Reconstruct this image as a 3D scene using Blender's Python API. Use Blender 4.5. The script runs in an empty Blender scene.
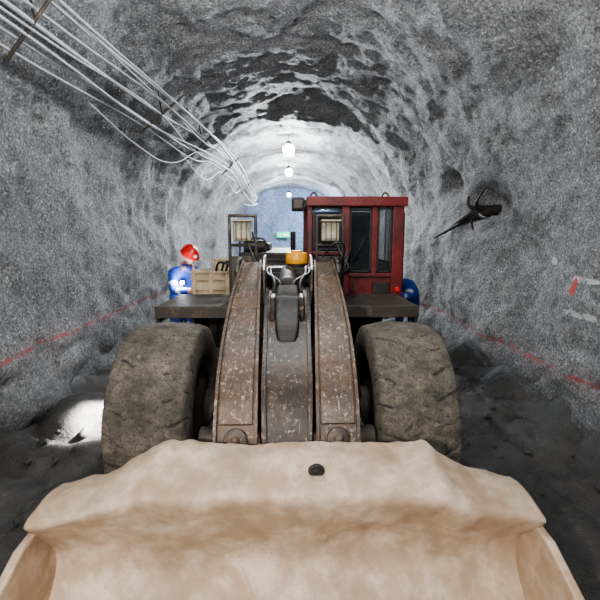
import bpy, bmesh, math, random
from mathutils import Vector, Matrix, noise, Euler
random.seed(7)
S = bpy.context.scene
COL = S.collection

# ------------------------------------------------------------ materials
def nodes(name):
    m = bpy.data.materials.new(name); m.use_nodes = True
    nt = m.node_tree; b = nt.nodes["Principled BSDF"]
    return m, nt, b
def N(nt, t, **k):
    n = nt.nodes.new(t)
    for a, v in k.items(): setattr(n, a, v)
    return n
def noise_tex(nt, co, scale, detail=6, rough=.6, dist=0):
    n = N(nt, 'ShaderNodeTexNoise'); n.inputs['Scale'].default_value = scale
    n.inputs['Detail'].default_value = detail; n.inputs['Roughness'].default_value = rough
    n.inputs['Distortion'].default_value = dist
    nt.links.new(co, n.inputs['Vector']); return n.outputs['Fac']
def ramp(nt, fac, stops):
    r = N(nt, 'ShaderNodeValToRGB'); e = r.color_ramp.elements
    while len(e) < len(stops): e.new(.5)
    for i, (p, c) in enumerate(stops):
        e[i].position = p
        e[i].color = (c, c, c, 1) if isinstance(c, (int, float)) else (*c, 1)
    nt.links.new(fac, r.inputs['Fac']); return r.outputs['Color']
def mix(nt, fac, a, b, mode='MIX'):
    m = N(nt, 'ShaderNodeMix', data_type='RGBA', blend_type=mode)
    for sock, v in ((m.inputs[0], fac), (m.inputs[6], a), (m.inputs[7], b)):
        if isinstance(v, (int, float)): sock.default_value = v
        elif isinstance(v, tuple): sock.default_value = (*v, 1)
        else: nt.links.new(v, sock)
    return m.outputs[2]
def math_(nt, op, a, b=None, c=None):
    m = N(nt, 'ShaderNodeMath', operation=op)
    for i, v in enumerate((a, b, c)):
        if v is None: continue
        if isinstance(v, (int, float)): m.inputs[i].default_value = v
        else: nt.links.new(v, m.inputs[i])
    return m.outputs[0]
def coords(nt): return N(nt, 'ShaderNodeNewGeometry').outputs['Position']
def bump(nt, b, h, strength=.5, dist=.01, prev=None):
    n = N(nt, 'ShaderNodeBump'); n.inputs['Strength'].default_value = strength
    n.inputs['Distance'].default_value = dist
    nt.links.new(h, n.inputs['Height'])
    if prev: nt.links.new(prev, n.inputs['Normal'])
    if b: nt.links.new(n.outputs[0], b.inputs['Normal'])
    return n.outputs[0]

def metal(name, base, worn, scale=9, lo=.5, hi=.62, rough=.55, met=.3, dirt=None, bstr=.35, rust=None, scr=None):
    m, nt, b = nodes(name); co = coords(nt)
    f = noise_tex(nt, co, scale, 9, .68)
    c = mix(nt, ramp(nt, f, [(lo, 0), (hi, 1)]), base, worn)
    if rust:
        f3 = noise_tex(nt, co, scale*.55, 5, .6, .6)
        c = mix(nt, ramp(nt, f3, [(.5, 0), (.64, .8)]), c, rust)
    if dirt:
        f2 = noise_tex(nt, co, 3.3, 8, .65)
        c = mix(nt, ramp(nt, f2, [(.42, 0), (.65, .85)]), c, dirt)
    if scr:
        f4 = noise_tex(nt, co, 38, 6, .7)
        c = mix(nt, ramp(nt, f4, [(.58, 0), (.63, .85)]), c, scr)
        mp = N(nt, 'ShaderNodeMapping'); mp.inputs['Scale'].default_value = (60, 3, 5); nt.links.new(co, mp.inputs['Vector'])
        f5 = noise_tex(nt, mp.outputs[0], 1.5, 4, .6)
        c = mix(nt, ramp(nt, f5, [(.63, 0), (.67, .6)]), c, scr)
        f6 = noise_tex(nt, co, 26, 7, .75)
        c = mix(nt, ramp(nt, f6, [(.36, .8), (.45, 0)]), c, (.02, .015, .012))
    nt.links.new(c, b.inputs['Base Color'])
    b.inputs['Roughness'].default_value = rough; b.inputs['Metallic'].default_value = met
    bump(nt, b, noise_tex(nt, co, 45, 8, .7), bstr, .006)
    return m
def plain(name, col, rough=.6, met=0, emit=None, es=0, var=.35):
    m, nt, b = nodes(name); co = coords(nt)
    f = noise_tex(nt, co, 22, 6, .65)
    d = tuple(c*(1-var) for c in col)
    nt.links.new(mix(nt, ramp(nt, f, [(.35, 0), (.65, 1)]), d, col), b.inputs['Base Color'])
    b.inputs['Roughness'].default_value = rough; b.inputs['Metallic'].default_value = met
    if emit:
        b.inputs['Emission Color'].default_value = (*emit, 1); b.inputs['Emission Strength'].default_value = es
    return m

def shotcrete(name, side=0, tint=(1, 1, 1), gain=1.0):
    m, nt, b = nodes(name); co = coords(nt)
    big = noise_tex(nt, co, .9, 7, .62, .3)
    mid = noise_tex(nt, co, 7, 8, .72)
    fine = noise_tex(nt, co, 38, 5, .8)
    fine2 = noise_tex(nt, co, 95, 3, .7)
    t = lambda v: tuple(v*gain*k for k in tint)
    c = ramp(nt, mid, [(.3, t(.17)), (.5, t(.34)), (.7, t(.52))])
    c = mix(nt, ramp(nt, big, [(.40, .6), (.6, 0)]), c, t(.14))
    c = mix(nt, ramp(nt, fine, [(.38, .88), (.5, 0)]), c, t(.05))
    c = mix(nt, ramp(nt, fine, [(.55, 0), (.66, .85)]), c, t(.88))
    c = mix(nt, ramp(nt, fine2, [(.36, .8), (.49, 0)]), c, t(.05))
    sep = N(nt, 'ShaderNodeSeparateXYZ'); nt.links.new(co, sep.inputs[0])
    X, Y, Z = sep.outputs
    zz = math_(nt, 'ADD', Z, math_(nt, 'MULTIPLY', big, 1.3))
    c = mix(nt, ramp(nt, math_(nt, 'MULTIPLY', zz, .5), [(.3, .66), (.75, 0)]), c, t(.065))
    if side:
        z0 = .85 if side < 0 else .58
        wob = math_(nt, 'MULTIPLY', math_(nt, 'SUBTRACT', noise_tex(nt, co, 1.3, 3), .5), .14)
        d = math_(nt, 'ABSOLUTE', math_(nt, 'SUBTRACT', math_(nt, 'ADD', Z, wob), z0))
        line = math_(nt, 'LESS_THAN', d, .017)
        brk = ramp(nt, noise_tex(nt, co, 5, 7, .75), [(.42, 0), (.58, .85)])
        c = mix(nt, math_(nt, 'MULTIPLY', line, brk), c, (.46, .05, .05))
        soft = ramp(nt, d, [(0, .25), (.16, 0)])
        c = mix(nt, math_(nt, 'MULTIPLY', soft, brk), c, (.38, .1, .09))
    if side > 0:
        def spot(c, y0, z0, ry, rz, colr, thr=.52):
            a = math_(nt, 'POWER', math_(nt, 'ABSOLUTE', math_(nt, 'DIVIDE', math_(nt, 'SUBTRACT', Y, y0), ry)), 2)
            e = math_(nt, 'POWER', math_(nt, 'ABSOLUTE', math_(nt, 'DIVIDE', math_(nt, 'SUBTRACT', Z, z0), rz)), 2)
            ins = math_(nt, 'LESS_THAN', math_(nt, 'ADD', a, e), 1)
            k = ramp(nt, noise_tex(nt, co, 9, 5, .7), [(thr-.06, 0), (thr+.02, .9)])
            return mix(nt, math_(nt, 'MULTIPLY', ins, k), c, colr)
        c = spot(c, 3.55, 1.52, .22, .03, (.75, .75, .75), .45)
        c = spot(c, 3.65, 1.45, .05, .09, (.6, .07, .06), .4)
        c = spot(c, 3.5, 1.2, .35, .03, (.7, .7, .7), .48)
        c = spot(c, 4.15, 1.66, .07, .04, (.75, .75, .75), .4)
    nt.links.new(c, b.inputs['Base Color'])
    b.inputs['Roughness'].default_value = .65
    v = N(nt, 'ShaderNodeTexVoronoi'); v.inputs['Scale'].default_value = 30
    nt.links.new(co, v.inputs['Vector'])
    n1 = bump(nt, None, mid, .6, .055)
    n2 = bump(nt, None, v.outputs['Distance'], .6, .014, n1)
    bump(nt, b, fine, 1, .024, n2)
    return m

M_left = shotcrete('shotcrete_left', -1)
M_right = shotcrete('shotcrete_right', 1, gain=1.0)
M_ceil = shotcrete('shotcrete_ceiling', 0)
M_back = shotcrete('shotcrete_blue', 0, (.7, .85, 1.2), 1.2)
def floor_mat():
    m, nt, b = nodes('muddy_floor'); co = coords(nt)
    f = noise_tex(nt, co, 3, 9, .7); g = noise_tex(nt, co, 40, 5, .7)
    c = ramp(nt, f, [(.3, (.02, .019, .017)), (.55, (.05, .046, .042)), (.75, (.11, .105, .095))])
    c = mix(nt, ramp(nt, g, [(.58, 0), (.75, .6)]), c, (.22, .21, .2))
    nt.links.new(c, b.inputs['Base Color'])
    nt.links.new(ramp(nt, f, [(.35, .25), (.6, .8)]), b.inputs['Roughness'])
    n1 = bump(nt, None, f, .8, .05); bump(nt, b, g, .8, .015, n1)
    return m
M_floor = floor_mat()
M_boom = metal('worn_boom_paint', (.105, .07, .047), (.19, .135, .098), 11, .5, .65, .5, .15, (.05, .038, .028), .5, (.125, .066, .036), (.42, .34, .26))
M_link = metal('dark_link_steel', (.042, .03, .022), (.10, .07, .05), 16, .5, .66, .45, .25, (.026, .02, .016), .5, (.075, .04, .023), (.30, .225, .17))
M_bucket = metal('bucket_steel', (.44, .325, .225), (.64, .51, .39), 7, .42, .62, .55, .05, (.31, .215, .14), .6, (.36, .24, .15))
M_dark = metal('dark_grime', (.022, .019, .017), (.08, .068, .056), 8, .5, .7, .6, .2, (.04, .032, .026))
M_frame = metal('brown_frame', (.065, .05, .038), (.17, .13, .095), 9, .52, .68, .55, .2, (.038, .031, .025))
M_red = metal('cab_red', (.16, .012, .011), (.20, .04, .033), 7, .5, .7, .5, .05, (.035, .012, .011), .2)
M_crate = metal('tan_crate', (.44, .33, .2), (.58, .48, .34), 8, .45, .65, .7, 0, (.22, .16, .1), .4)
M_lampbox = metal('lamp_beige', (.42, .36, .26), (.55, .5, .4), 12, .5, .7, .6, .1)
M_edge = metal('bright_edge', (.36, .32, .27), (.6, .55, .49), 12, .45, .65, .4, .4)
M_chrome = plain('chrome_rod', (.45, .45, .45), .35, 1)
M_hose = plain('hose_rubber', (.02, .02, .02), .5)
M_cable = plain('cable_grey', (.5, .52, .54), .5)
M_yellow = plain('beacon_orange', (.85, .38, .03), .4)
M_blue = plain('jacket_blue', (.045, .11, .55), .8)
M_reflect = plain('reflective_strip', (.85, .87, .9), .3)
M_trouser = plain('trouser_blue', (.02, .045, .22), .85)
M_helmet = plain('helmet_red', (.75, .03, .025), .3, var=.1)
M_skin = plain('skin', (.55, .33, .24), .55, var=.15)
M_hair = plain('hair_black', (.012, .01, .01), .7)
M_boot = plain('boot_black', (.015, .015, .015), .5)
M_white = plain('eye_white', (.8, .8, .8), .4)
def glass():
    m, nt, b = nodes('cab_glass')
    b.inputs['Base Color'].default_value = (.12, .14, .15, 1); b.inputs['Roughness'].default_value = .1
    b.inputs['Transmission Weight'].default_value = .85; b.inputs['Alpha'].default_value = .5
    return m
M_glass = glass()
M_bulb = plain('bulb_glow', (1, 1, 1), .5, emit=(.95, .98, 1), es=80)
M_glint = plain('jacket_glint_glow', (1, 1, 1), .5, emit=(.85, .93, 1), es=40)  # emission for the added glint on the miner's jacket
M_sign = plain('exit_sign_green', (.02, .5, .25), .5, emit=(.03, .9, .4), es=1.0)
M_signw = plain('exit_sign_white', (.9, .95, .9), .5, emit=(.8, 1, .9), es=.8)
def tire_mat():
    m, nt, b = nodes('dusty_rubber'); co = coords(nt)
    f = noise_tex(nt, co, 6, 9, .72); g = noise_tex(nt, co, 70, 4, .7); h = noise_tex(nt, co, 20, 6, .7)
    c = ramp(nt, f, [(.32, (.045, .037, .028)), (.52, (.12, .10, .076)), (.70, (.21, .175, .133))])
    c = mix(nt, ramp(nt, g, [(.38, .7), (.5, 0)]), c, (.03, .025, .02))
    c = mix(nt, ramp(nt, h, [(.36, .75), (.46, 0)]), c, (.035, .029, .023))
    c = mix(nt, ramp(nt, h, [(.60, 0), (.68, .5)]), c, (.29, .245, .19))
    nt.links.new(c, b.inputs['Base Color']); b.inputs['Roughness'].default_value = .75
    n1 = bump(nt, None, h, .6, .014); bump(nt, b, g, .6, .008, n1)
    return m
M_tire = tire_mat()
M_groove = plain('tread_groove', (.05, .042, .033), .9)

# ------------------------------------------------------------ helpers
def empty(name, loc=(0, 0, 0)):
    o = bpy.data.objects.new(name, None); COL.objects.link(o); o.location = loc
    o.empty_display_size = .2; return o
def addobj(name, me, mats, parent=None, smooth=False):
    o = bpy.data.objects.new(name, me); COL.objects.link(o)
    for m in (mats if isinstance(mats, (list, tuple)) else [mats]): me.materials.append(m)
    if smooth: me.polygons.foreach_set('use_smooth', [True]*len(me.polygons))
    if parent: o.parent = parent
    return o
def bevel(o, w, seg=2):
    b = o.modifiers.new('bevel', 'BEVEL'); b.width = w; b.segments = seg; b.limit_method = 'ANGLE'
def box(name, par, x0, x1, y0, y1, z0, z1, mat, bv=.008, rot=None):
    bm = bmesh.new(); bmesh.ops.create_cube(bm, size=1)
    c = Vector(((x0+x1)/2, (y0+y1)/2, (z0+z1)/2))
    bmesh.ops.scale(bm, vec=(abs(x1-x0), abs(y1-y0), abs(z1-z0)), verts=bm.verts)
    if rot: bmesh.ops.rotate(bm, cent=(0, 0, 0), matrix=Euler(rot).to_matrix(), verts=bm.verts)
    bmesh.ops.translate(bm, vec=c, verts=bm.verts)
    me = bpy.data.meshes.new(name); bm.to_mesh(me); bm.free()
    o = addobj(name, me, mat, par)
    if bv: bevel(o, bv)
    return o
def cyl(name, par, p0, p1, r, mat, seg=28, r2=None, bv=.004):
    p0 = Vector(p0); p1 = Vector(p1); d = p1-p0
    bm = bmesh.new()
    bmesh.ops.create_cone(bm, cap_ends=True, segments=seg, radius1=r, radius2=r if r2 is None else r2, depth=d.length)
    bmesh.ops.rotate(bm, cent=(0, 0, 0), matrix=d.to_track_quat('Z', 'Y').to_matrix(), verts=bm.verts)
    bmesh.ops.translate(bm, vec=(p0+p1)/2, verts=bm.verts)
    me = bpy.data.meshes.new(name); bm.to_mesh(me); bm.free()
    o = addobj(name, me, mat, par, True)
    if bv: bevel(o, bv)
    return o
def tube(name, par, pts, r, mat, cyclic=False):
    cu = bpy.data.curves.new(name, 'CURVE'); cu.dimensions = '3D'; cu.bevel_depth = r; cu.bevel_resolution = 3
    cu.resolution_u = 8; cu.use_fill_caps = True
    groups = pts if isinstance(pts[0][0], (tuple, list, Vector)) else [pts]
    for g in groups:
        s = cu.splines.new('BEZIER'); s.bezier_points.add(len(g)-1); s.use_cyclic_u = cyclic
        for bp, p in zip(s.bezier_points, g):
            bp.co = p; bp.handle_left_type = bp.handle_right_type = 'AUTO'
    tmp = bpy.data.objects.new('tmp', cu); COL.objects.link(tmp)
    dg = bpy.context.evaluated_depsgraph_get()
    me = bpy.data.meshes.new_from_object(tmp.evaluated_get(dg)); me.name = name
    bpy.data.objects.remove(tmp); me.materials.clear()
    return addobj(name, me, mat, par, True)
def prism(name, par, prof, x0, x1, mat, bv=.01):
    me = bpy.data.meshes.new(name); n = len(prof)
    v = [(x0, y, z) for y, z in prof]+[(x1, y, z) for y, z in prof]
    f = [tuple(range(n))[::-1], tuple(range(n, 2*n))]+[(i, (i+1) % n, n+(i+1) % n, n+i) for i in range(n)]
    me.from_pydata(v, [], f)
    bm = bmesh.new(); bm.from_mesh(me); bmesh.ops.recalc_face_normals(bm, faces=bm.faces); bm.to_mesh(me); bm.free()
    o = addobj(name, me, mat, par)
    if bv: bevel(o, bv)
    return o
def loft(name, par, st, mat, bv=.012):
    v = []; f = []
    for yt, zt, yb, zb, xc, hw in st:
        v += [(xc-hw, yt, zt), (xc+hw, yt, zt), (xc+hw, yb, zb), (xc-hw, yb, zb)]
    for i in range(len(st)-1):
        for k in range(4):
            f.append((4*i+k, 4*i+(k+1) % 4, 4*i+4+(k+1) % 4, 4*i+4+k))
    L = 4*(len(st)-1); f += [(3, 2, 1, 0), (L, L+1, L+2, L+3)]
    me = bpy.data.meshes.new(name); me.from_pydata(v, [], f)
    bm = bmesh.new(); bm.from_mesh(me); bmesh.ops.recalc_face_normals(bm, faces=bm.faces); bm.to_mesh(me); bm.free()
    o = addobj(name, me, mat, par)
    if bv:
        bevel(o, bv, 2); o.modifiers['bevel'].angle_limit = math.radians(50)
    return o
def smooth_st(pts, k=5):
    out = []; n = len(pts)
    for i in range(n-1):
        p0 = pts[max(i-1, 0)]; p1 = pts[i]; p2 = pts[i+1]; p3 = pts[min(i+2, n-1)]
        for j in range(k):
            t = j/k
            out.append(tuple(.5*((2*b)+(-a+c)*t+(2*a-5*b+4*c-d)*t*t+(-a+3*b-3*c+d)*t**3) for a, b, c, d in zip(p0, p1, p2, p3)))
    out.append(pts[-1]); return out

# ------------------------------------------------------------ tunnel
Y0, Y1 = -6.0, 21.0
CX, A, B, ZS = .1, 2.62, 2.1, 2.2
prof = [(-2.52, -.25), (-2.56, .6), (-2.54, 1.4)]
for i in range(0, 41):
    a = math.pi - math.pi*i/40
    prof.append((CX+A*math.cos(a), ZS+B*math.sin(a)))
prof += [(2.72, 1.4), (2.74, .6), (2.7, -.25)]
def resample(p, step):
    out = []; L = [0]
    for a, b in zip(p, p[1:]): L.append(L[-1]+math.hypot(b[0]-a[0], b[1]-a[1]))
    n = int(L[-1]/step); j = 0
    for i in range(n+1):
        s = L[-1]*i/n
        while j < len(L)-2 and L[j+1] < s: j += 1
        t = (s-L[j])/(L[j+1]-L[j]); out.append((p[j][0]+(p[j+1][0]-p[j][0])*t, p[j][1]+(p[j+1][1]-p[j][1])*t))
    return out
prof = resample(prof, .036)
NP = len(prof)
nrm = []
for i in range(NP):
    a = prof[max(i-1, 0)]; b = prof[min(i+1, NP-1)]
    dx, dz = b[0]-a[0], b[1]-a[1]; l = math.hypot(dx, dz); nrm.append((dz/l, -dx/l))
NY = int((Y1-Y0)/.04)
def disp(x, y, z):
    p = Vector((x, y, z))
    d = .14*noise.noise(p*.55)+.10*noise.noise(p*1.3+Vector((5, 0, 0)))+.05*noise.noise(p*3.1)+.02*noise.noise(p*7)+.018*noise.noise(p*15)
    if y > 8.2:
        w = min(1, (y-8.2)/.25)
        d = d*(1-.2*w) - .12*w
        ph = ((y-9.2+.3*noise.noise(Vector((x*.8, z*.8, 3)))) % 2.3)
        if ph < .5: d += .10*math.sin(math.pi*ph/.5)*w
    elif y > 7.5: d += .12*(y-7.5)/.7
    if x > 2:
        q = ((y-5.65)/.55)**2+((z-2.3)/.3)**2
        d -= .36*math.exp(-q*1.2)
        q = ((y-6.6)/.3)**2+((z-2.75)/.2)**2
        d -= .26*math.exp(-q*1.2)
    if x < -2 and z < .9 and 2.0 < y < 5.5:
        d += .16*abs(noise.noise(p*2.2+Vector((0, 9, 0))))*2*(1-max(z, 0)/.9)
    return d
grid = []
for j in range(NY+1):
    y = Y0+(Y1-Y0)*j/NY
    row = []
    for (x, z), (nx, nz) in zip(prof, nrm):
        d = disp(x, y, z); yj = y+.03*noise.noise(Vector((x*4, y*4, z*4)))
        row.append((x+nx*d, yj, z+nz*d))
    grid.append(row)
iL = next(i for i, p in enumerate(prof) if p[1] > 3.0)
iR = NP-1-next(i for i, p in enumerate(reversed(prof)) if p[1] > 3.0)
def strip(name, a, b, mat):
    w = b-a+1; v = [grid[j][i] for j in range(NY+1) for i in range(a, b+1)]
    f = [(j*w+i, j*w+i+1, (j+1)*w+i+1, (j+1)*w+i) for j in range(NY) for i in range(w-1)]
    me = bpy.data.meshes.new(name); me.from_pydata(v, [], f); return addobj(name, me, mat, None, True)
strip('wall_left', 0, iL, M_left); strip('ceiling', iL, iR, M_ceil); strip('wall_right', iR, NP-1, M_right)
def endwall(name, y, mat):
    nx, nz = 70, 60; v = []; f = []
    for j in range(nz+1):
        for i in range(nx+1):
            x = -3.2+6.6*i/nx; z = -.4+5.2*j/nz
            v.append((x, y+.12*noise.noise(Vector((x, y, z))*1.2)+.04*noise.noise(Vector((x, y, z))*4), z))
    f = [(j*(nx+1)+i, j*(nx+1)+i+1, (j+1)*(nx+1)+i+1, (j+1)*(nx+1)+i) for j in range(nz) for i in range(nx)]
    me = bpy.data.meshes.new(name); me.from_pydata(v, [], f); addobj(name, me, mat, None, True)
endwall('wall_back', 20.7, M_back); endwall('wall_front', -5.8, M_ceil)
v = []; nx, ny = 150, 600
for j in range(ny+1):
    y = Y0+(Y1-Y0)*j/ny
    for i in range(nx+1):
        x = -3.0+6.1*i/nx; p = Vector((x, y, 0))
        e = max(0, abs(x-.1)-1.65)
        z = .05*noise.noise(p*.9)+.03*noise.noise(p*3)+.022*noise.noise(p*9)+.014*noise.noise(p*19)+.22*e*e*(.6+abs(noise.noise(p*1.6))*2) - .03
        v.append((x, y, z))
f = [(j*(nx+1)+i, j*(nx+1)+i+1, (j+1)*(nx+1)+i+1, (j+1)*(nx+1)+i) for j in range(ny) for i in range(nx)]
me = bpy.data.meshes.new('floor'); me.from_pydata(v, [], f)
bm = bmesh.new(); bm.from_mesh(me)
for k in range(160):
    side = -1 if random.random() < .6 else 1
    x = side*random.uniform(1.5, 2.5) + .1; y = random.uniform(1.5, 12); s = random.choice([.015, .02, .02, .03, .045])*random.uniform(.7, 1.3)
    if abs(x+1.5) < .4 and abs(y-5.9) < .5: continue
    e = max(0, abs(x-.1)-1.65)
    r = bmesh.ops.create_icosphere(bm, subdivisions=2, radius=s)
    off = Vector((random.random()*50, k, 0)); sc = Vector((random.uniform(.7, 1.4), random.uniform(.7, 1.4), random.uniform(.5, .9)))
    for vv in r['verts']:
        vv.co = vv.co*(1+.7*noise.noise(vv.co/s*1.1+off)); vv.co = Vector((vv.co.x*sc.x, vv.co.y*sc.y, vv.co.z*sc.z))+Vector((x, y, .22*e*e+s*.1))
bm.to_mesh(me); bm.free(); addobj('floor', me, M_floor, None, True)

# ------------------------------------------------------------ tyres
def tyre(name, par, xc, yc, zc, R, W, out):
    nu, nv = 624, 52; v = []; f = []; gro = []
    rim = R*.5; NL = 24
    for i in range(nu):
        a = 2*math.pi*i/nu
        for j in range(nv+1):
            t = -1+2*j/nv
            at = abs(t); g = 0
            if at < .62:
                u = t/.62; x = u*W*.46; r = R-.03*abs(u)**3
                q3 = Vector((u*3, math.cos(a)*5, math.sin(a)*5+xc))
                wob = .16*noise.noise(q3); fade = max(0, min(1, .6+1.6*noise.noise(q3*.8+Vector((7, 0, 0)))))
                ph = (a*NL/(2*math.pi)+abs(u)*.8+(.5 if u > 0 else 0)+wob) % 1
                if abs(u) > .35 and ph < .12:
                    r -= .013*min(1, (abs(u)-.35)*5)*math.sin(math.pi*ph/.12)*(.4+.6*fade); g = fade > .6
                ph2 = (a*NL/(2*math.pi)-abs(u)*.5+(.25 if u > 0 else .7)+wob) % 1
                if abs(u) < .34 and ph2 < .08: r -= .007*fade
                r += .009*noise.noise(Vector((x*9, math.cos(a)*6, math.sin(a)*6)))+.005*noise.noise(Vector((x*25, math.cos(a)*17, math.sin(a)*17)))
            else:
                s = (at-.62)/.38; sg = 1 if t > 0 else -1
                x = sg*W*(.46+.05*math.sin(min(1, s*1.15)*math.pi)) if s < .87 else sg*W*(.46-.04*(s-.87)/.13)
                r = (R-.03)-s**1.15*(R-.03-rim)
                if s < .3 and ((a*NL/(2*math.pi)+.8+(.5 if t > 0 else 0)) % 1) < .12: r -= .012*(1-s/.3); g = 1
            v.append((xc+x, yc+r*math.cos(a), zc+r*math.sin(a))); gro.append(g)
    w = nv+1
    for i in range(nu):
        k = (i+1) % nu
        for j in range(nv): f.append((i*w+j, i*w+j+1, k*w+j+1, k*w+j))
    me = bpy.data.meshes.new(name); me.from_pydata(v, [], f)
    addobj(name, me, [M_tire, M_groove], par, True)
    me.polygons.foreach_set('material_index', [1 if sum(gro[q] for q in ff) >= 3 else 0 for ff in f])
    bm = bmesh.new(); bm.from_mesh(me); bmesh.ops.recalc_face_normals(bm, faces=bm.faces); bm.to_mesh(me); bm.free()
    cyl(name+'_rim', par, (xc-W*.4, yc, zc), (xc+W*.4, yc, zc), rim+.005, M_frame, 48)
    cyl(name+'_rim_lip', par, (xc+out*W*.38, yc, zc), (xc+out*W*.43, yc, zc), rim+.02, M_frame, 48)
    cyl(name+'_hub', par, (xc+out*W*.3, yc, zc), (xc+out*W*.5, yc, zc), .15, M_frame, 32)
    for k in range(10):
        a = 2*math.pi*k/10
        cyl(name+f'_nut_{k}', par, (xc+out*W*.42, yc+.22*math.cos(a), zc+.22*math.sin(a)), (xc+out*W*.46, yc+.22*math.cos(a), zc+.22*math.sin(a)), .02, M_dark, 6, bv=0)

LX = -.02
LD = empty('underground_loader', (0, 0, 0))
R = .65
tyre('tyre_front_l', LD, LX-.866, 2.86, R-.02, R, .52, -1)
tyre('tyre_front_r', LD, LX+.820, 2.86, R-.02, R, .52, 1)
tyre('tyre_rear_l', LD, LX-.85, 7.2, R-.02, R, .50, -1)
tyre('tyre_rear_r', LD, LX+.85, 7.2, R-.02, R, .50, 1)
cyl('axle_front', LD, (LX-.6, 2.86, .63), (LX+.6, 2.86, .63), .16, M_dark)
cyl('axle_rear', LD, (LX-.6, 7.2, .63), (LX+.6, 7.2, .63), .16, M_dark)

for s, nm in ((-1, 'l'), (1, 'r')):
    st = smooth_st([
        (1.98, .42, 2.20, .34, LX+s*.275, .116),
        (1.97, .62, 2.26, .52, LX+s*.275, .116),
        (2.02, .84, 2.34, .66, LX+s*.277, .116),
        (2.17, 1.06, 2.46, .82, LX+s*.282, .116),
        (2.46, 1.27, 2.66, .98, LX+s*.292, .114),
        (2.9, 1.45, 3.0, 1.14, LX+s*.308, .106),
        (3.35, 1.58, 3.4, 1.30, LX+s*.322, .096),
        (3.78, 1.68, 3.86, 1.46, LX+s*.335, .086)], 4)
    loft('boom_arm_'+nm, LD, st, M_boom)
    st2 = [(a-.012, b+.012, a+.01, b-.01, e+s*.0, h*.80) for a, b, c, d, e, h in st[9:-9]]
    loft('boom_wear_plate_'+nm, LD, st2, M_boom, .004)
    for q, dd in (('o', 1), ('i', -1)):
        loft(f'boom_flange_{nm}_{q}', LD, [(a-.016, b+.018, a+.02, b-.03, e+s*dd*(h-.006), .010) for a, b, c, d, e, h in st[3:]], M_boom, .003)
    x = LX+s*.34
    prism('pivot_ear_'+nm, LD, [(3.62, 1.3), (3.58, 1.62), (3.68, 1.73), (3.86, 1.745), (3.98, 1.66), (4.0, 1.3)], x-s*.125-.010, x-s*.125+.010, M_edge, .004)
    prism('pivot_ear_outer_'+nm, LD, [(3.62, 1.3), (3.58, 1.6), (3.68, 1.70), (3.86, 1.72), (3.98, 1.62), (4.0, 1.3)], x+s*.115-.014, x+s*.115+.014, M_frame, .004)
    cyl('pivot_pin_'+nm, LD, (x-.16, 3.78, 1.6), (x+.16, 3.78, 1.6), .05, M_frame)
    cyl('lower_boss_'+nm, LD, (LX+s*.275-.13, 2.09, .70), (LX+s*.275+.13, 2.09, .70), .125, M_boom, 32)
    cyl('pin_cap_'+nm, LD, (LX+s*.275, 2.03, .82), (LX+s*.275, 1.985, .84), .062, M_link, 24)
    cyl('pin_bolt_'+nm, LD, (LX+s*.275, 1.99, .838), (LX+s*.275, 1.965, .847), .026, M_boom, 6, bv=0)
    cyl('lift_cylinder_'+nm, LD, (LX+s*.47, 2.75, .78), (LX+s*.47, 3.6, .95), .065, M_dark)
    cyl('lift_rod_'+nm, LD, (LX+s*.47, 2.3, .69), (LX+s*.47, 2.75, .78), .035, M_chrome)
    cyl('lift_eye_'+nm, LD, (LX+s*.40, 2.3, .69), (LX+s*.53, 2.3, .69), .07, M_frame)
    prism('frame_cheek_'+nm, LD, [(2.45, .35), (2.4, .8), (2.7, 1.05), (3.3, 1.18), (3.6, 1.3), (4.45, 1.3), (4.45, .35)], LX+s*.44, LX+s*.40, M_frame)

st = smooth_st([
    (1.95, .40, 2.18, .36, LX+.0, .125),
    (1.98, .66, 2.24, .56, LX+.0, .13),
    (2.04, .86, 2.36, .72, LX+.0, .138),
    (2.2, 1.06, 2.46, .86, LX+.0, .148),
    (2.46, 1.23, 2.66, 1.0, LX+.0, .152),
    (2.8, 1.38, 2.9, 1.12, LX+.0, .165),
    (3.2, 1.49, 3.2, 1.25, LX+.0, .175)], 4)
loft('bell_crank', LD, st, M_link)
for s in (-1, 1):
    loft('bell_crank_rib_%s' % ('l' if s < 0 else 'r'), LD, [(a-.02, b+.022, a+.01, b-.01, e+s*(h-.014), .014) for a, b, c, d, e, h in st[4:]], M_link, .003)
kn = smooth_st([(2.48, 1.17, 2.6, 1.1, LX, .03), (2.50, 1.29, 2.65, 1.15, LX, .062), (2.62, 1.39, 2.7, 1.2, LX, .078), (2.85, 1.49, 2.85, 1.3, LX, .08), (3.05, 1.55, 3.02, 1.36, LX, .075)], 4)
loft('tilt_knuckle', LD, kn, M_dark, .03)
cyl('tilt_knuckle_pin', LD, (LX-.125, 2.84, 1.44), (LX+.125, 2.84, 1.44), .05, M_dark)
cyl('tilt_rod', LD, (LX, 2.95, 1.45), (LX, 3.3, 1.50), .045, M_frame)
cyl('tilt_cylinder', LD, (LX, 3.25, 1.49), (LX, 4.1, 1.54), .085, M_dark)
cyl('tilt_gland', LD, (LX, 3.2, 1.48), (LX, 3.3, 1.50), .1, M_frame)
for s in (-1, 1):
    box('crank_lug_%s' % ('l' if s < 0 else 'r'), LD, LX+s*.10-.018, LX+s*.10+.018, 2.7, 3.0, 1.3, 1.5, M_link, .01)

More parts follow.
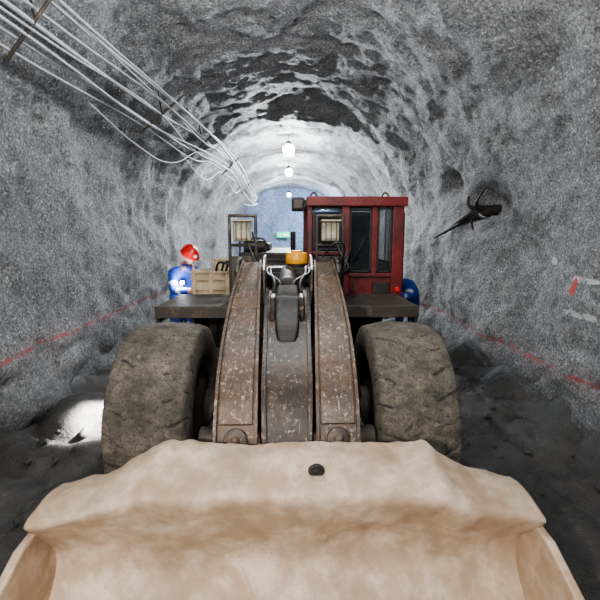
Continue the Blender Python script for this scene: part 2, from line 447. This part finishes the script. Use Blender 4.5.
box('front_frame', LD, LX-.40, LX+.40, 2.5, 4.45, .38, .95, M_dark)
box('frame_tower', LD, LX-.42, LX+.42, 3.75, 4.4, .9, 1.42, M_frame)
box('tower_plate', LD, LX-.5, LX+.5, 3.98, 4.04, 1.3, 1.56, M_dark)
box('tower_top', LD, LX-.27, LX+.27, 4.1, 4.4, 1.4, 1.60, M_dark)
for s, nm in ((-1, 'l'), (1, 'r')):
    x0, x1 = sorted((LX+s*.42, LX+s*1.22))
    box('fender_top_'+nm, LD, x0, x1, 3.66, 4.5, 1.24, 1.275, M_frame, .006)
    box('fender_lip_'+nm, LD, x0, x1, 3.63, 3.67, 1.17, 1.28, M_frame, .006)
    prism('fender_gusset_'+nm, LD, [(3.66, 1.24), (4.5, 1.24), (4.5, .75), (4.3, .75)], LX+s*.9, LX+s*.93, M_dark)
    box('fender_edge_'+nm, LD, *sorted((LX+s*1.19, LX+s*1.22)), 3.66, 4.5, 1.12, 1.25, M_dark, .005)
box('articulation_upper', LD, LX-.18, LX+.18, 4.35, 4.95, .95, 1.1, M_dark)
box('articulation_lower', LD, LX-.18, LX+.18, 4.35, 4.95, .45, .6, M_dark)
cyl('articulation_pin', LD, (LX, 4.62, .4), (LX, 4.62, 1.18), .08, M_chrome)
cyl('air_filter_stem', LD, (.07, 4.25, 1.58), (.07, 4.25, 1.64), .09, M_dark)
cyl('air_filter_cap', LD, (.07, 4.25, 1.63), (.07, 4.25, 1.75), .118, M_yellow, 32, .112, .012)
cyl('air_filter_knob', LD, (.07, 4.25, 1.75), (.07, 4.25, 1.77), .06, M_yellow, 24)

for x, nm in ((-.47, 'l'), (.40, 'r')):
    box('headlamp_body_'+nm, LD, x-.085, x+.085, 3.96, 4.08, 1.87, 2.06, M_lampbox, .015)
    box('headlamp_lens_'+nm, LD, x-.065, x+.065, 3.945, 3.965, 1.89, 2.03, M_lampbox, .01)
    box('headlamp_hood_'+nm, LD, x-.095, x+.095, 3.9, 4.09, 2.06, 2.075, M_lampbox, .003)
    for i in range(3):
        cyl(f'headlamp_bar_{nm}_{i}', LD, (x-.05+.05*i, 3.93, 1.87), (x-.05+.05*i, 3.93, 2.06), .003, M_frame, 8, bv=0)
    for dx in (-.13, .13):
        cyl(f'guard_post_{nm}_{"a" if dx<0 else "b"}', LD, (x+dx, 4.05, 1.27), (x+dx, 4.05, 2.12), .016, M_frame, 12)
    cyl('guard_top_'+nm, LD, (x-.14, 4.05, 2.12), (x+.14, 4.05, 2.12), .016, M_frame, 12)
    cyl('guard_mid_'+nm, LD, (x-.14, 4.05, 1.83), (x+.14, 4.05, 1.83), .016, M_frame, 12)
    box('guard_plate_'+nm, LD, x-.12, x+.12, 4.04, 4.06, 1.3, 1.72, M_frame, .004)
    tube('headlamp_cable_'+nm, LD, [(x+.05, 4.0, 1.88), (x+.12, 3.9, 1.7), (x+.16, 3.85, 1.62), (x+.05, 3.9, 1.55)], .011, M_hose)

for i, (a, b_) in enumerate([(-.16, -.1), (-.19, -.06), (.17, .1), (.20, .05)]):
    tube(f'boom_hose_{i}', LD, [(LX+a, 4.0, 1.5), (LX+a*.95, 3.7, 1.62), (LX+a*.9, 3.4, 1.60), (LX+b_, 3.1, 1.55), (LX+b_, 2.95, 1.5)], .014, M_hose)
tube('cab_hose', LD, [(.5, 4.1, 1.3), (.55, 4.0, 1.62), (.62, 4.2, 1.75), (.66, 4.6, 1.5)], .018, M_hose)
tube('grease_hose', LD, [(.30, 3.7, 1.73), (.44, 3.6, 1.86), (.5, 3.75, 1.7), (.52, 4.0, 1.5)], .010, M_hose)

box('rear_frame', LD, LX-.5, LX+.5, 4.85, 8.8, .4, .95, M_dark)
box('rear_deck', LD, LX-1.17, LX+1.1, 5.35, 8.75, 1.05, 1.13, M_frame)
box('rear_deck_front', LD, LX-1.2, LX+1.3, 4.75, 5.36, 1.05, 1.13, M_frame)
box('side_tank_l', LD, LX-1.05, LX-.5, 5.0, 6.35, .5, 1.05, M_dark, .03)
box('side_tank_r', LD, LX+.5, LX+1.1, 4.9, 6.35, .5, 1.05, M_dark, .03)
box('engine_hood', LD, -.72, .12, 5.6, 8.6, 1.13, 1.70, M_dark, .03)
for i in range(7):
    box(f'hood_slat_{i}', LD, -.66, .06, 5.575, 5.6, 1.2+i*.065, 1.225+i*.065, M_frame, .003)
box('hood_riser', LD, -.62, -.32, 6.2, 7.2, 1.7, 1.82, M_dark, .02)
cyl('air_cleaner', LD, (-.68, 6.0, 1.78), (-.36, 6.0, 1.78), .09, M_frame)
cyl('exhaust_pipe', LD, (.05, 6.4, 1.7), (.05, 6.4, 2.0), .04, M_dark)
tube('hood_rail', LD, [(-.70, 5.65, 1.68), (-.70, 5.7, 1.88), (-.70, 6.6, 1.9), (-.70, 7.8, 1.9), (-.70, 7.85, 1.68)], .016, M_frame)
tube('hood_rail_front', LD, [(-.70, 5.7, 1.87), (-.5, 5.7, 1.89), (-.36, 5.7, 1.87), (-.35, 5.7, 1.69)], .014, M_frame)
for i, x in enumerate((-.78, -.83, -.9)):
    tube(f'deck_hose_{i}', LD, [(x, 4.85, 1.5), (x+.1, 4.7, 1.62), (x+.3, 4.72, 1.5), (x+.38, 4.85, 1.3)], .014, M_hose)

cr = empty('tool_crate')
box('crate_body', cr, -1.18, -.72, 4.82, 5.2, 1.13, 1.48, M_crate, .008)
box('crate_lid', cr, -1.20, -.70, 4.80, 5.22, 1.48, 1.51, M_crate, .006)
for i, z in enumerate((1.18, 1.31, 1.43)): box(f'crate_slat_{i}', cr, -1.19, -.71, 4.80, 4.82, z-.03, z+.03, M_crate, .004)
for i, x in enumerate((-1.15, -.95, -.75)): box(f'crate_cleat_{i}', cr, x-.025, x+.025, 4.785, 4.80, 1.13, 1.48, M_crate, .004)
bx = empty('parts_box')
box('box_body', bx, -1.0, -.74, 5.26, 5.5, 1.13, 1.61, M_crate, .01)
box('box_lid', bx, -1.02, -.73, 5.24, 5.52, 1.61, 1.635, M_crate, .006)
box('box_latch', bx, -.88, -.84, 5.23, 5.25, 1.55, 1.61, M_edge, .003)

CB = LD
def pbox(n, *a, m=M_red, b=.012): return box('cab_'+n, CB, *a, m, b)
pbox('roof', .19, 1.36, 4.70, 6.15, 2.30, 2.37)
pbox('roof_brow', .19, 1.36, 4.66, 4.71, 2.26, 2.37)
pbox('post_fl', .20, .265, 4.72, 4.80, 1.13, 2.3)
pbox('post_fm', .60, .70, 4.70, 4.80, 1.13, 2.3)
pbox('post_fr', 1.20, 1.33, 4.70, 4.82, 1.13, 2.3)
pbox('post_bl', .20, .265, 6.02, 6.1, 1.13, 2.3)
pbox('post_br', 1.27, 1.33, 6.02, 6.1, 1.13, 2.3)
pbox('post_side', 1.27, 1.33, 5.35, 5.42, 1.13, 2.3)
pbox('panel_front_r', .69, 1.22, 4.74, 4.78, 1.13, 1.46)
pbox('panel_front_l', .26, .61, 4.74, 4.78, 1.13, 1.72, m=M_dark)
pbox('sill_r', .69, 1.22, 4.71, 4.80, 1.44, 1.49)
pbox('sill_l', .26, .61, 4.71, 4.80, 1.70, 1.75)
pbox('mullion', .96, 1.03, 4.72, 4.79, 1.45, 2.3)
pbox('door_side', 1.29, 1.33, 4.8, 6.05, 1.13, 1.6)
pbox('side_l', .21, .25, 4.8, 6.05, 1.13, 1.6)
pbox('back_panel', .27, 1.29, 6.04, 6.08, 1.13, 2.28, m=M_dark)
pbox('dash', .72, 1.2, 4.8, 5.0, 1.4, 1.6, m=M_dark, b=.03)
pbox('seat_base', .7, 1.15, 5.4, 5.85, 1.13, 1.45, m=M_dark, b=.05)
pbox('seat_back', .7, 1.15, 5.78, 5.92, 1.4, 2.05, m=M_dark, b=.06)
pbox('floor', .25, 1.31, 4.78, 6.05, 1.10, 1.15, m=M_dark)
pbox('box_side', .98, 1.18, 4.69, 4.73, 1.18, 1.38, m=M_dark)
pbox('handle', .74, .76, 4.70, 4.73, 1.2, 1.40, m=M_frame, b=.004)
pbox('step', .70, 1.3, 4.60, 4.74, 1.13, 1.16, m=M_frame, b=.004)
pbox('red_tank', .74, .96, 4.62, 4.73, 1.17, 1.27, m=M_red, b=.02)
for i, (a, b_, c, d) in enumerate([(.27, .60, 1.76, 2.25), (.70, .96, 1.5, 2.25), (1.03, 1.20, 1.5, 2.25)]):
    pbox(f'glass_{i}', a, b_, 4.755, 4.761, c, d, m=M_glass, b=0)
    for k, q in enumerate([(a, b_, c, c+.02), (a, b_, d-.02, d), (a, a+.02, c, d), (b_-.02, b_, c, d)]):
        pbox(f'gasket_{i}_{k}', q[0], q[1], 4.735, 4.75, q[2], q[3], m=M_hose, b=.002)
tube('steering_wheel', CB, [(.9+.16*math.cos(a), 5.12+.06*math.sin(a), 1.72+.15*math.sin(a)) for a in [k*math.pi/4 for k in range(8)]], .014, M_hose, True)
cyl('steering_column', CB, (.9, 4.95, 1.55), (.9, 5.12, 1.72), .025, M_hose)
cyl('wiper', CB, (.34, 4.735, 1.78), (.5, 4.735, 2.15), .006, M_hose, 8, bv=0)
cyl('cab_wiper_r', CB, (.74, 4.73, 1.6), (.9, 4.73, 1.95), .006, M_hose, 8, bv=0)
for i, x in enumerate((.28, 1.12)):
    tube(f'cab_lift_eye_{i}', CB, [(x-.035, 4.8, 2.36), (x-.03, 4.8, 2.40), (x, 4.8, 2.425), (x+.03, 4.8, 2.40), (x+.035, 4.8, 2.36)], .011, M_frame)
box('roof_lamp', CB, .02, .17, 4.68, 4.86, 2.21, 2.36, M_dark, .02)
box('roof_lamp_bracket', CB, .14, .22, 4.74, 4.80, 2.30, 2.34, M_dark, .004)
box('roof_lamp_lens', CB, .04, .15, 4.665, 4.685, 2.23, 2.325, M_frame, .01)
cyl('cab_grab_rail', CB, (1.36, 4.82, 1.3), (1.36, 4.82, 2.2), .012, M_red, 12)
cyl('cab_marker_lamp', CB, (1.265, 4.69, 1.3), (1.265, 4.66, 1.3), .03, M_helmet, 20)

# ------------------------------------------------------------ bucket
def bucket():
    W = 1.12; nx = 170; T = .893
    pr = smooth_st([(1.90, -.06), (1.87, .0), (1.78, .0), (1.66, -.035), (1.56, -.10), (1.60, -.22), (1.70, -.42), (1.68, -.57), (1.48, -.74), (1.12, -.82), (.62, -.84)], 7)
    v = []; f = []
    for i in range(nx+1):
        x = -W+2*W*i/nx; ax = abs(x)
        h = T if ax < .62 else (T-.19*((ax-.62)/.26)**1.25 if ax < .88 else T-.19-.07*(ax-.88)/.24)
        h += .034*math.exp(-((x-.68)/.05)**2)+.016*math.exp(-((x+.6)/.05)**2)-.008*math.exp(-((x+.1)/.12)**2)+.009*noise.noise(Vector((x*14, 3, 0)))
        for k, (y, dz) in enumerate(pr):
            t = k/(len(pr)-1); wv = max(0, 1-t*1.6)
            z = T+dz+(h-T)*wv
            n = noise.noise(Vector((x*3, y*3, z*3)))*.02+noise.noise(Vector((x*9, y*9, 1)))*.01+noise.noise(Vector((x*22, y*22, z*22)))*.004
            v.append((x-.01, y+n, z+n))
    w = len(pr)
    for i in range(nx):
        for k in range(w-1): f.append((i*w+k, i*w+k+1, (i+1)*w+k+1, (i+1)*w+k))
    me = bpy.data.meshes.new('bucket_shell'); me.from_pydata(v, [], f)
    o = addobj('bucket_shell', me, M_bucket, LD, True)
    so = o.modifiers.new('s', 'SOLIDIFY'); so.thickness = .035; so.offset = -1
    for s, nm in ((-1, 'l'), (1, 'r')):
        prism('bucket_side_'+nm, LD, [(1.88, .59), (1.80, .65), (1.5, .62), (1.0, .38), (.62, .16), (.6, .05), (1.2, .05), (1.6, .14), (1.76, .4)], s*W-.01-.02, s*W-.01+.02, M_bucket, .01)
    box('bucket_cutting_edge', LD, -W-.03, W+.01, .5, .74, .03, .075, M_link, .012)
    tube('bucket_eye', LD, [(.115+.028*math.cos(a), 1.655, .868+.022*math.sin(a)) for a in [k*math.pi/3 for k in range(6)]], .010, M_dark, True)
    cyl('bucket_eye_hole', LD, (.115, 1.69, .856), (.115, 1.65, .864), .026, M_hose, 20)
    for s in (-1, 1):
        for dx, q in ((-.17, 'a'), (.15, 'b')):
            prism('bucket_hinge_%s_%s' % ('l' if s < 0 else 'r', q), LD, [(1.72, .76), (1.9, .78), (2.12, .74), (2.14, .6), (1.74, .4)], LX+s*.275+dx, LX+s*.275+dx+.02, M_frame)
bucket()

# ------------------------------------------------------------ people
def skin_mesh(name, verts, edges, radii, root=0, sub=2):
    me = bpy.data.meshes.new(name); me.from_pydata(verts, edges, [])
    o = bpy.data.objects.new(name, me); COL.objects.link(o)
    sk = o.modifiers.new('skin', 'SKIN'); sk.use_smooth_shade = True
    for i, r in enumerate(radii):
        d = me.skin_vertices[0].data[i]; d.radius = r if isinstance(r, tuple) else (r, r); d.use_root = (i == root)
    sb = o.modifiers.new('sub', 'SUBSURF'); sb.levels = sub; sb.render_levels = sub
    dg = bpy.context.evaluated_depsgraph_get()
    m2 = bpy.data.meshes.new_from_object(o.evaluated_get(dg)); m2.name = name
    bpy.data.objects.remove(o); return m2
def person(name, loc, rz, J, hd, face):
    P = empty(name, loc); P.rotation_euler = (0, 0, rz)
    names = list(J); idx = {n: i for i, n in enumerate(names)}
    E = [('pelvis', 'waist'), ('waist', 'chest'), ('chest', 'neck'), ('neck', 'headb')]
    for s in 'lr':
        E += [('chest', 'sh'+s), ('sh'+s, 'el'+s), ('el'+s, 'wr'+s), ('wr'+s, 'pa'+s), ('pelvis', 'hi'+s), ('hi'+s, 'kn'+s), ('kn'+s, 'an'+s), ('an'+s, 'to'+s)]
    rad = {'pelvis': (.17, .14), 'waist': (.165, .135), 'chest': (.19, .15), 'neck': .062, 'headb': .06, 'sh': .088, 'el': .062, 'wr': .045, 'pa': (.042, .026), 'hi': .11, 'kn': .08, 'an': .062, 'to': .05}
    rr = [rad[n] if n in rad else rad[n[:2]] for n in names]
    V = {n: Vector(J[n]) for n in names}
    me = skin_mesh('body', [J[n] for n in names], [(idx[a], idx[b]) for a, b in E], rr)
    me.materials.clear()
    addobj('body', me, [M_blue, M_trouser, M_skin, M_boot, M_reflect], P, True)
    def segd(p, a, b):
        ab = b-a; t = max(0, min(1, (p-a).dot(ab)/ab.length_squared)); return (p-a-ab*t).length, t
    for pl in me.polygons:
        c = pl.center; best = min(((*segd(c, V[a], V[b]), a, b) for a, b in E), key=lambda q: q[0])
        _, t, a, b = best; m = 0
        if b == 'headb' or (b == 'neck' and t > .75): m = 2
        elif b[:2] == 'pa': m = 2 if t > .1 else 0
        elif b[:2] in ('kn', 'an', 'hi'): m = 1
        elif b[:2] == 'to': m = 3
        if b[:2] == 'an' and t > .55: m = 3
        if (b == 'chest' and .35 < t < .55) or (b[:2] == 'wr' and .3 < t < .5) or (b[:2] == 'el' and .55 < t < .7): m = 4
        pl.material_index = m
    for s in 'lr':
        sg = -1 if s == 'l' else 1
        w = V['wr'+s]; p = V['pa'+s]; d = (p-w).normalized(); side = d.cross(Vector((0, 0, 1))).normalized(); up = side.cross(d)
        if up.z < 0: up = -up
        bmj = bmesh.new()
        for k in range(4):
            off = (k-1.5)*.021; L = [.036, .042, .040, .031][k] if s == 'l' else [.031, .040, .042, .036][k]
            a = p+side*off-d*.01; b = p+side*off*1.05+d*(.03); c = b+d*L*.85-up*.012; e = c+d*L*.55-up*.024; g = e+d*L*.25-up*.022
            bmj.from_mesh(skin_mesh('f', [a, b, c, e, g], [(0, 1), (1, 2), (2, 3), (3, 4)], [.011, .0105, .0095, .0085, .0075], 0, 1))
        tb = side*(1 if side.x*(-sg) > 0 else -1)
        a = p-d*.035+tb*.02
        bmj.from_mesh(skin_mesh('f', [a, a+tb*.03+d*.02, a+tb*.045+d*.05-up*.012, a+tb*.045+d*.075-up*.025], [(0, 1), (1, 2), (2, 3)], [.014, .0125, .0105, .009], 0, 1))
        m3 = bpy.data.meshes.new('fingers_'+s); bmj.to_mesh(m3); bmj.free()
        addobj('fingers_'+s, m3, M_skin, P, True)
    hd = Vector(hd); fw = (Vector(face)-hd).normalized(); rt = fw.cross(Vector((0, 0, 1))).normalized(); up = rt.cross(fw)
    Mx = Matrix((rt, fw, up)).transposed().to_4x4(); Mx.translation = hd
    bm = bmesh.new(); bmesh.ops.create_uvsphere(bm, u_segments=40, v_segments=30, radius=1)
    for v_ in bm.verts:
        x, y, z = v_.co
        k = 1-.28*max(0, -z)**1.3
        X, Y_, Z = x*.077*k, y*.096*(1-.12*max(0, -z)), z*.118
        if y > 0:
            g = lambda cx, cz, w: math.exp(-(((X-cx)/w)**2+((Z-cz)/w)**2))
            Y_ += .024*math.exp(-((X/.012)**2+((Z+.018)/.022)**2))+.008*math.exp(-((X/.009)**2+((Z-.012)/.025)**2))
            Y_ -= .010*(g(.032, .012, .016)+g(-.032, .012, .016))
            Y_ += .006*math.exp(-((X/.024)**2+((Z+.052)/.006)**2))+.005*math.exp(-((X/.024)**2+((Z+.064)/.006)**2))-.005*math.exp(-((X/.026)**2+((Z+.058)/.003)**2))
            Y_ += .010*math.exp(-((X/.02)**2+((Z+.098)/.016)**2))
            Y_ += .005*math.exp(-(((abs(X)-.032)/.02)**2+((Z-.032)/.008)**2))
        v_.co = Mx @ Vector((X, Y_, Z))
    m2 = bpy.data.meshes.new('head'); bm.to_mesh(m2); bm.free(); addobj('head', m2, [M_skin, M_hair], P, True)
    inv = Mx.inverted()
    for pl in m2.polygons:
        c = inv @ pl.center
        if c.z > .055 or (c.y < -.01 and c.z > -.04): pl.material_index = 1
    def pair(nm, mat, r, mt, seg=12):
        bm = bmesh.new()
        for sx in (-1, 1): bmesh.ops.create_uvsphere(bm, u_segments=seg, v_segments=10, radius=r, matrix=Mx @ mt(sx))
        m2 = bpy.data.meshes.new(nm); bm.to_mesh(m2); bm.free(); addobj(nm, m2, mat, P, True)
    pair('eyes', M_white, .012, lambda s: Matrix.Translation((s*.032, .077, .012)))
    pair('pupils', M_hair, .0055, lambda s: Matrix.Translation((s*.032, .0872, .012)))
    pair('ears', M_skin, 1, lambda s: Matrix.Translation((s*.078, -.005, -.005)) @ Matrix.Rotation(s*.3, 4, 'Z') @ Matrix.Diagonal((.010, .019, .032, 1)))
    bm = bmesh.new(); bmesh.ops.create_uvsphere(bm, u_segments=40, v_segments=28, radius=1)
    bmesh.ops.delete(bm, geom=[q for q in bm.verts if q.co.z < -.05], context='VERTS')
    for v_ in bm.verts:
        x, y, z = v_.co
        ridge = .007*math.exp(-(x/.16)**2)*max(z, 0)
        X, Y_, Z = x*.116, y*.137, z*.122+ridge
        if z < .03:
            fl = 1.12+(.16 if y > .3 else 0)*max(y, 0); X *= 1.10; Y_ *= fl; Z -= .012
        v_.co = Mx @ Vector((X, Y_-.004, Z+.045))
    m2 = bpy.data.meshes.new('helmet'); bm.to_mesh(m2); bm.free(); oo = addobj('helmet', m2, M_helmet, P, True)
    so = oo.modifiers.new('s', 'SOLIDIFY'); so.thickness = .005
    cyl('cap_lamp', P, Mx @ Vector((0, .125, .085)), Mx @ Vector((0, .155, .085)), .022, M_reflect, 20)
    c0 = V['neck']; dn = (V['headb']-V['neck']).normalized()
    cyl('collar', P, c0-dn*.035, c0+dn*.02, .085, M_blue, 28, .072, .006)
    return P
def light(name, par, loc, power, r=.08, col=(1, 1, 1), typ='POINT', **k):
    l = bpy.data.lights.new(name, typ); l.energy = power; l.color = col
    if typ in ('POINT', 'SPOT'): l.shadow_soft_size = r
    for a, v in k.items(): setattr(l, a, v)
    o = bpy.data.objects.new(name, l); COL.objects.link(o); o.location = loc; o.parent = par; return o
stand = {'pelvis': (0, 0.02, .95), 'waist': (0, -.03, 1.12), 'chest': (0, -.10, 1.33), 'neck': (0, -.15, 1.50), 'headb': (0, -.19, 1.58),
    'shl': (-.20, -.11, 1.42), 'ell': (-.30, -.22, 1.18), 'wrl': (-.19, -.42, 1.20), 'pal': (-.16, -.49, 1.19),
    'shr': (.20, -.11, 1.42), 'elr': (.30, -.25, 1.20), 'wrr': (.17, -.44, 1.21), 'par': (.14, -.51, 1.195),
    'hil': (-.1, .01, .88), 'knl': (-.12, -.04, .5), 'anl': (-.13, .03, .12), 'tol': (-.14, -.14, .05),
    'hir': (.1, .01, .88), 'knr': (.13, -.06, .5), 'anr': (.15, .0, .12), 'tor': (.17, -.17, .05)}
mi = person('miner', (-1.58, 5.8, .0), math.radians(52), stand, (0, -.22, 1.65), (-.08, -.70, 1.36))
# added glow and light, standing in for a bright reflection on the jacket
cyl('jacket_glint_base', mi, (-.15, -.235, 1.31), (-.19, -.285, 1.30), .032, M_dark, 20)
cyl('jacket_glint_face', mi, (-.19, -.285, 1.30), (-.196, -.292, 1.298), .028, M_glint, 20, bv=0)
light('jacket_glint_light', mi, (-.25, -.36, 1.30), 14, .03, (.9, .95, 1))
bend = dict(stand)
bend.update({'pelvis': (0, .12, .86), 'waist': (0, .02, 1.0), 'chest': (0, -.16, 1.10), 'neck': (0, -.31, 1.17), 'headb': (0, -.38, 1.21),
    'shl': (-.19, -.22, 1.13), 'ell': (-.25, -.36, .92), 'wrl': (-.16, -.52, .98), 'pal': (-.13, -.58, 1.0),
    'shr': (.19, -.22, 1.13), 'elr': (.26, -.36, .92), 'wrr': (.16, -.53, .98), 'par': (.13, -.59, 1.0), 'hil': (-.1, .12, .80), 'hir': (.1, .12, .80), 'knl': (-.12, -.03, .46), 'knr': (.13, -.03, .46)})
person('miner.001', (2.0, 6.75, .03), math.radians(-48), bend, (0, -.43, 1.27), (0, -.85, 1.1))

# ------------------------------------------------------------ services
cb = empty('cable_bundle')
rc = random.Random(3)
def cabline(k):
    r = lambda s: rc.uniform(-s, s)
    return [(-1.92+.25*k, 1, 3.12+.35*k), (-1.88+.3*k+r(.04), 3, 3.16+.38*k+r(.05)), (-1.82+.42*k+r(.05), 5.4, 3.28+.32*k+r(.06)), (-1.66+.34*k+r(.08), 7.0, 3.30+.32*k+r(.10)), (-1.52+.28*k+r(.06), 8.6, 3.36+.26*k+r(.08)), (-1.40+.22*k+r(.05), 10.2, 3.38+.2*k+r(.06)), (-1.32+.18*k, 11.8, 3.22+.2*k+r(.12)), (-1.22+.12*k, 14, 2.98+.3*k)]
for i in range(9): tube(f'cable_{i}', cb, cabline(i/8), (.010, .016, .012)[i % 3], M_cable)
tube('cable_sag_a', cb, [(-1.95, 4.2, 3.2), (-1.85, 5.0, 3.02), (-1.75, 6.2, 3.0), (-1.6, 7.2, 3.36)], .010, M_cable)
tube('cable_sag_b', cb, [(-1.8, 6.8, 3.3), (-1.65, 8.0, 3.02), (-1.5, 9.4, 3.36), (-1.4, 10.5, 3.05), (-1.32, 11.6, 3.3)], .010, M_cable)
tube('cable_drop', cb, [(-1.32, 11.8, 3.22), (-1.36, 12.0, 2.95), (-1.25, 12.6, 2.9), (-1.1, 14, 3.05)], .014, M_cable)
for i, (y, x0, x1, z0, z1) in enumerate([(3, -1.93, -1.5, 3.1, 3.6), (5.4, -1.9, -1.32, 3.22, 3.68), (7.2, -1.75, -1.22, 3.24, 3.72), (9.4, -1.52, -1.14, 3.32, 3.68), (11.8, -1.4, -1.08, 3.14, 3.50)]):
    cyl(f'hanger_bar_{i}', cb, (x0, y, z0), (x1, y, z1), .014, M_frame, 10)
    cyl(f'hanger_rod_{i}', cb, ((x0+x1)/2, y, (z0+z1)/2), ((x0+x1)/2-.1, y, (z0+z1)/2+.75), .008, M_frame, 8, bv=0)

wb = empty('wall_bracket')
def spike(i, a, b, c, r=.02):
    st = smooth_st([a, b, c], 6)
    me = skin_mesh('s', [Vector(q) for q in st], [(k, k+1) for k in range(len(st)-1)], [((r*(1-.75*k/len(st))+.003)*.4, r*(1-.75*k/len(st))+.003) for k in range(len(st))], 0, 1)
    me.materials.clear(); addobj(f'strap_{i}', me, M_dark, wb, True)
spike(0, (2.78, 5.35, 2.26), (2.45, 5.5, 2.22), (2.42, 6.3, 1.98), .07)
spike(1, (2.78, 5.3, 2.28), (2.42, 5.25, 2.3), (2.4, 5.0, 2.52), .06)
spike(2, (2.7, 5.5, 2.25), (2.42, 5.45, 2.32), (2.42, 5.5, 2.46), .04)
spike(3, (2.7, 5.6, 2.2), (2.43, 5.75, 2.1), (2.4, 6.7, 1.90), .04)
spike(4, (2.7, 5.3, 2.26), (2.45, 5.2, 2.2), (2.42, 4.95, 2.14), .05)
spike(5, (2.7, 5.4, 2.22), (2.43, 5.35, 2.15), (2.42, 5.3, 2.0), .04)

sg = empty('exit_sign')
box('sign_plate', sg, -.66, -.0, 20.44, 20.48, 1.93, 2.2, M_sign, .005)
box('sign_text_bar', sg, -.34, -.06, 20.42, 20.44, 2.02, 2.11, M_signw, .003)
cyl('sign_figure', sg, (-.50, 20.43, 2.0), (-.50, 20.43, 2.14), .03, M_signw, 12)

lamps = [((-.02, 10.2, 4.02), 680, .14), ((-.03, 13.5, 4.02), 440, .12), ((-.03, 17.3, 3.7), 440, .08), ((.0, 3.0, 3.95), 160, .12), ((.2, -1.4, 3.8), 320, .12)]  # last two are out of view, added to light the front
for i, (p, w, br) in enumerate(lamps):
    o = empty('ceiling_lamp', (p[0], p[1], p[2]))
    bm = bmesh.new(); bmesh.ops.create_uvsphere(bm, u_segments=20, v_segments=14, radius=br)
    me = bpy.data.meshes.new('bulb'); bm.to_mesh(me); bm.free(); addobj('bulb', me, M_bulb, o, True)
    cyl('socket', o, (0, 0, br*.85), (0, 0, br+.06), .06, M_dark)
    cyl('cord', o, (0, 0, br+.06), (0, 0, .5), .008, M_hose, 8, bv=0)
    light('lamp_light', o, (0, 0, -br-.04), w, .1, (.93, .97, 1))
o = empty('added_cool_lamp', (1.2, 18.6, 3.2)); box('added_cool_housing', o, -.12, .12, -.05, .05, -.08, .08, M_lampbox)  # unseen lamp, added to give the end wall its cool brightness
light('lamp_light', o, (0, 0, -.2), 420, .1, (.5, .72, 1))
o = empty('work_lamp', (-1.28, 5.1, .8)); cyl('lamp_can', o, (0, 0, 0), (-.06, -.06, -.06), .06, M_dark); box('lamp_arm', o, .0, .22, -.02, .02, -.02, .02, M_dark)
l = light('lamp_light', o, (-.08, -.08, -.08), 3600, .04, (1, .98, .95), 'SPOT', spot_size=math.radians(34), spot_blend=.6)
l.rotation_euler = (Vector((-1.86, 4.15, .0))-Vector((-1.36, 5.02, .72))).to_track_quat('-Z', 'Y').to_euler()
o = empty('added_flood', (-1.05, -1.1, 2.4))  # unseen light and tripod, added to light the loader and shadow the right wall
box('added_flood_head', o, -.16, .16, -.16, -.04, -.12, .12, M_dark)
cyl('added_flood_stand', o, (0, -.1, -.1), (0, -.1, -1.9), .02, M_frame)
for k in range(3):
    a = 2*math.pi*k/3; cyl(f'added_flood_leg_{k}', o, (0, -.1, -1.9), (.4*math.cos(a), -.1+.4*math.sin(a), -2.36), .015, M_frame, 10)
light('added_flood_light', o, (0, .06, 0), 360, .07, (1, .97, .93))

w = bpy.data.worlds.new('world'); S.world = w; w.use_nodes = True
w.node_tree.nodes['Background'].inputs[0].default_value = (.02, .022, .025, 1); w.node_tree.nodes['Background'].inputs[1].default_value = .3
try: S.view_settings.look = 'AgX - Medium High Contrast'
except Exception as e: print(e)

cam = bpy.data.cameras.new('camera'); cam.lens = 24; cam.sensor_width = 36; cam.clip_start = .02
co = bpy.data.objects.new('camera', cam); COL.objects.link(co); co.location = (0, 0, 1.9)
co.rotation_euler = (math.radians(90-8.8), 0, math.radians(-1.43)); S.camera = co
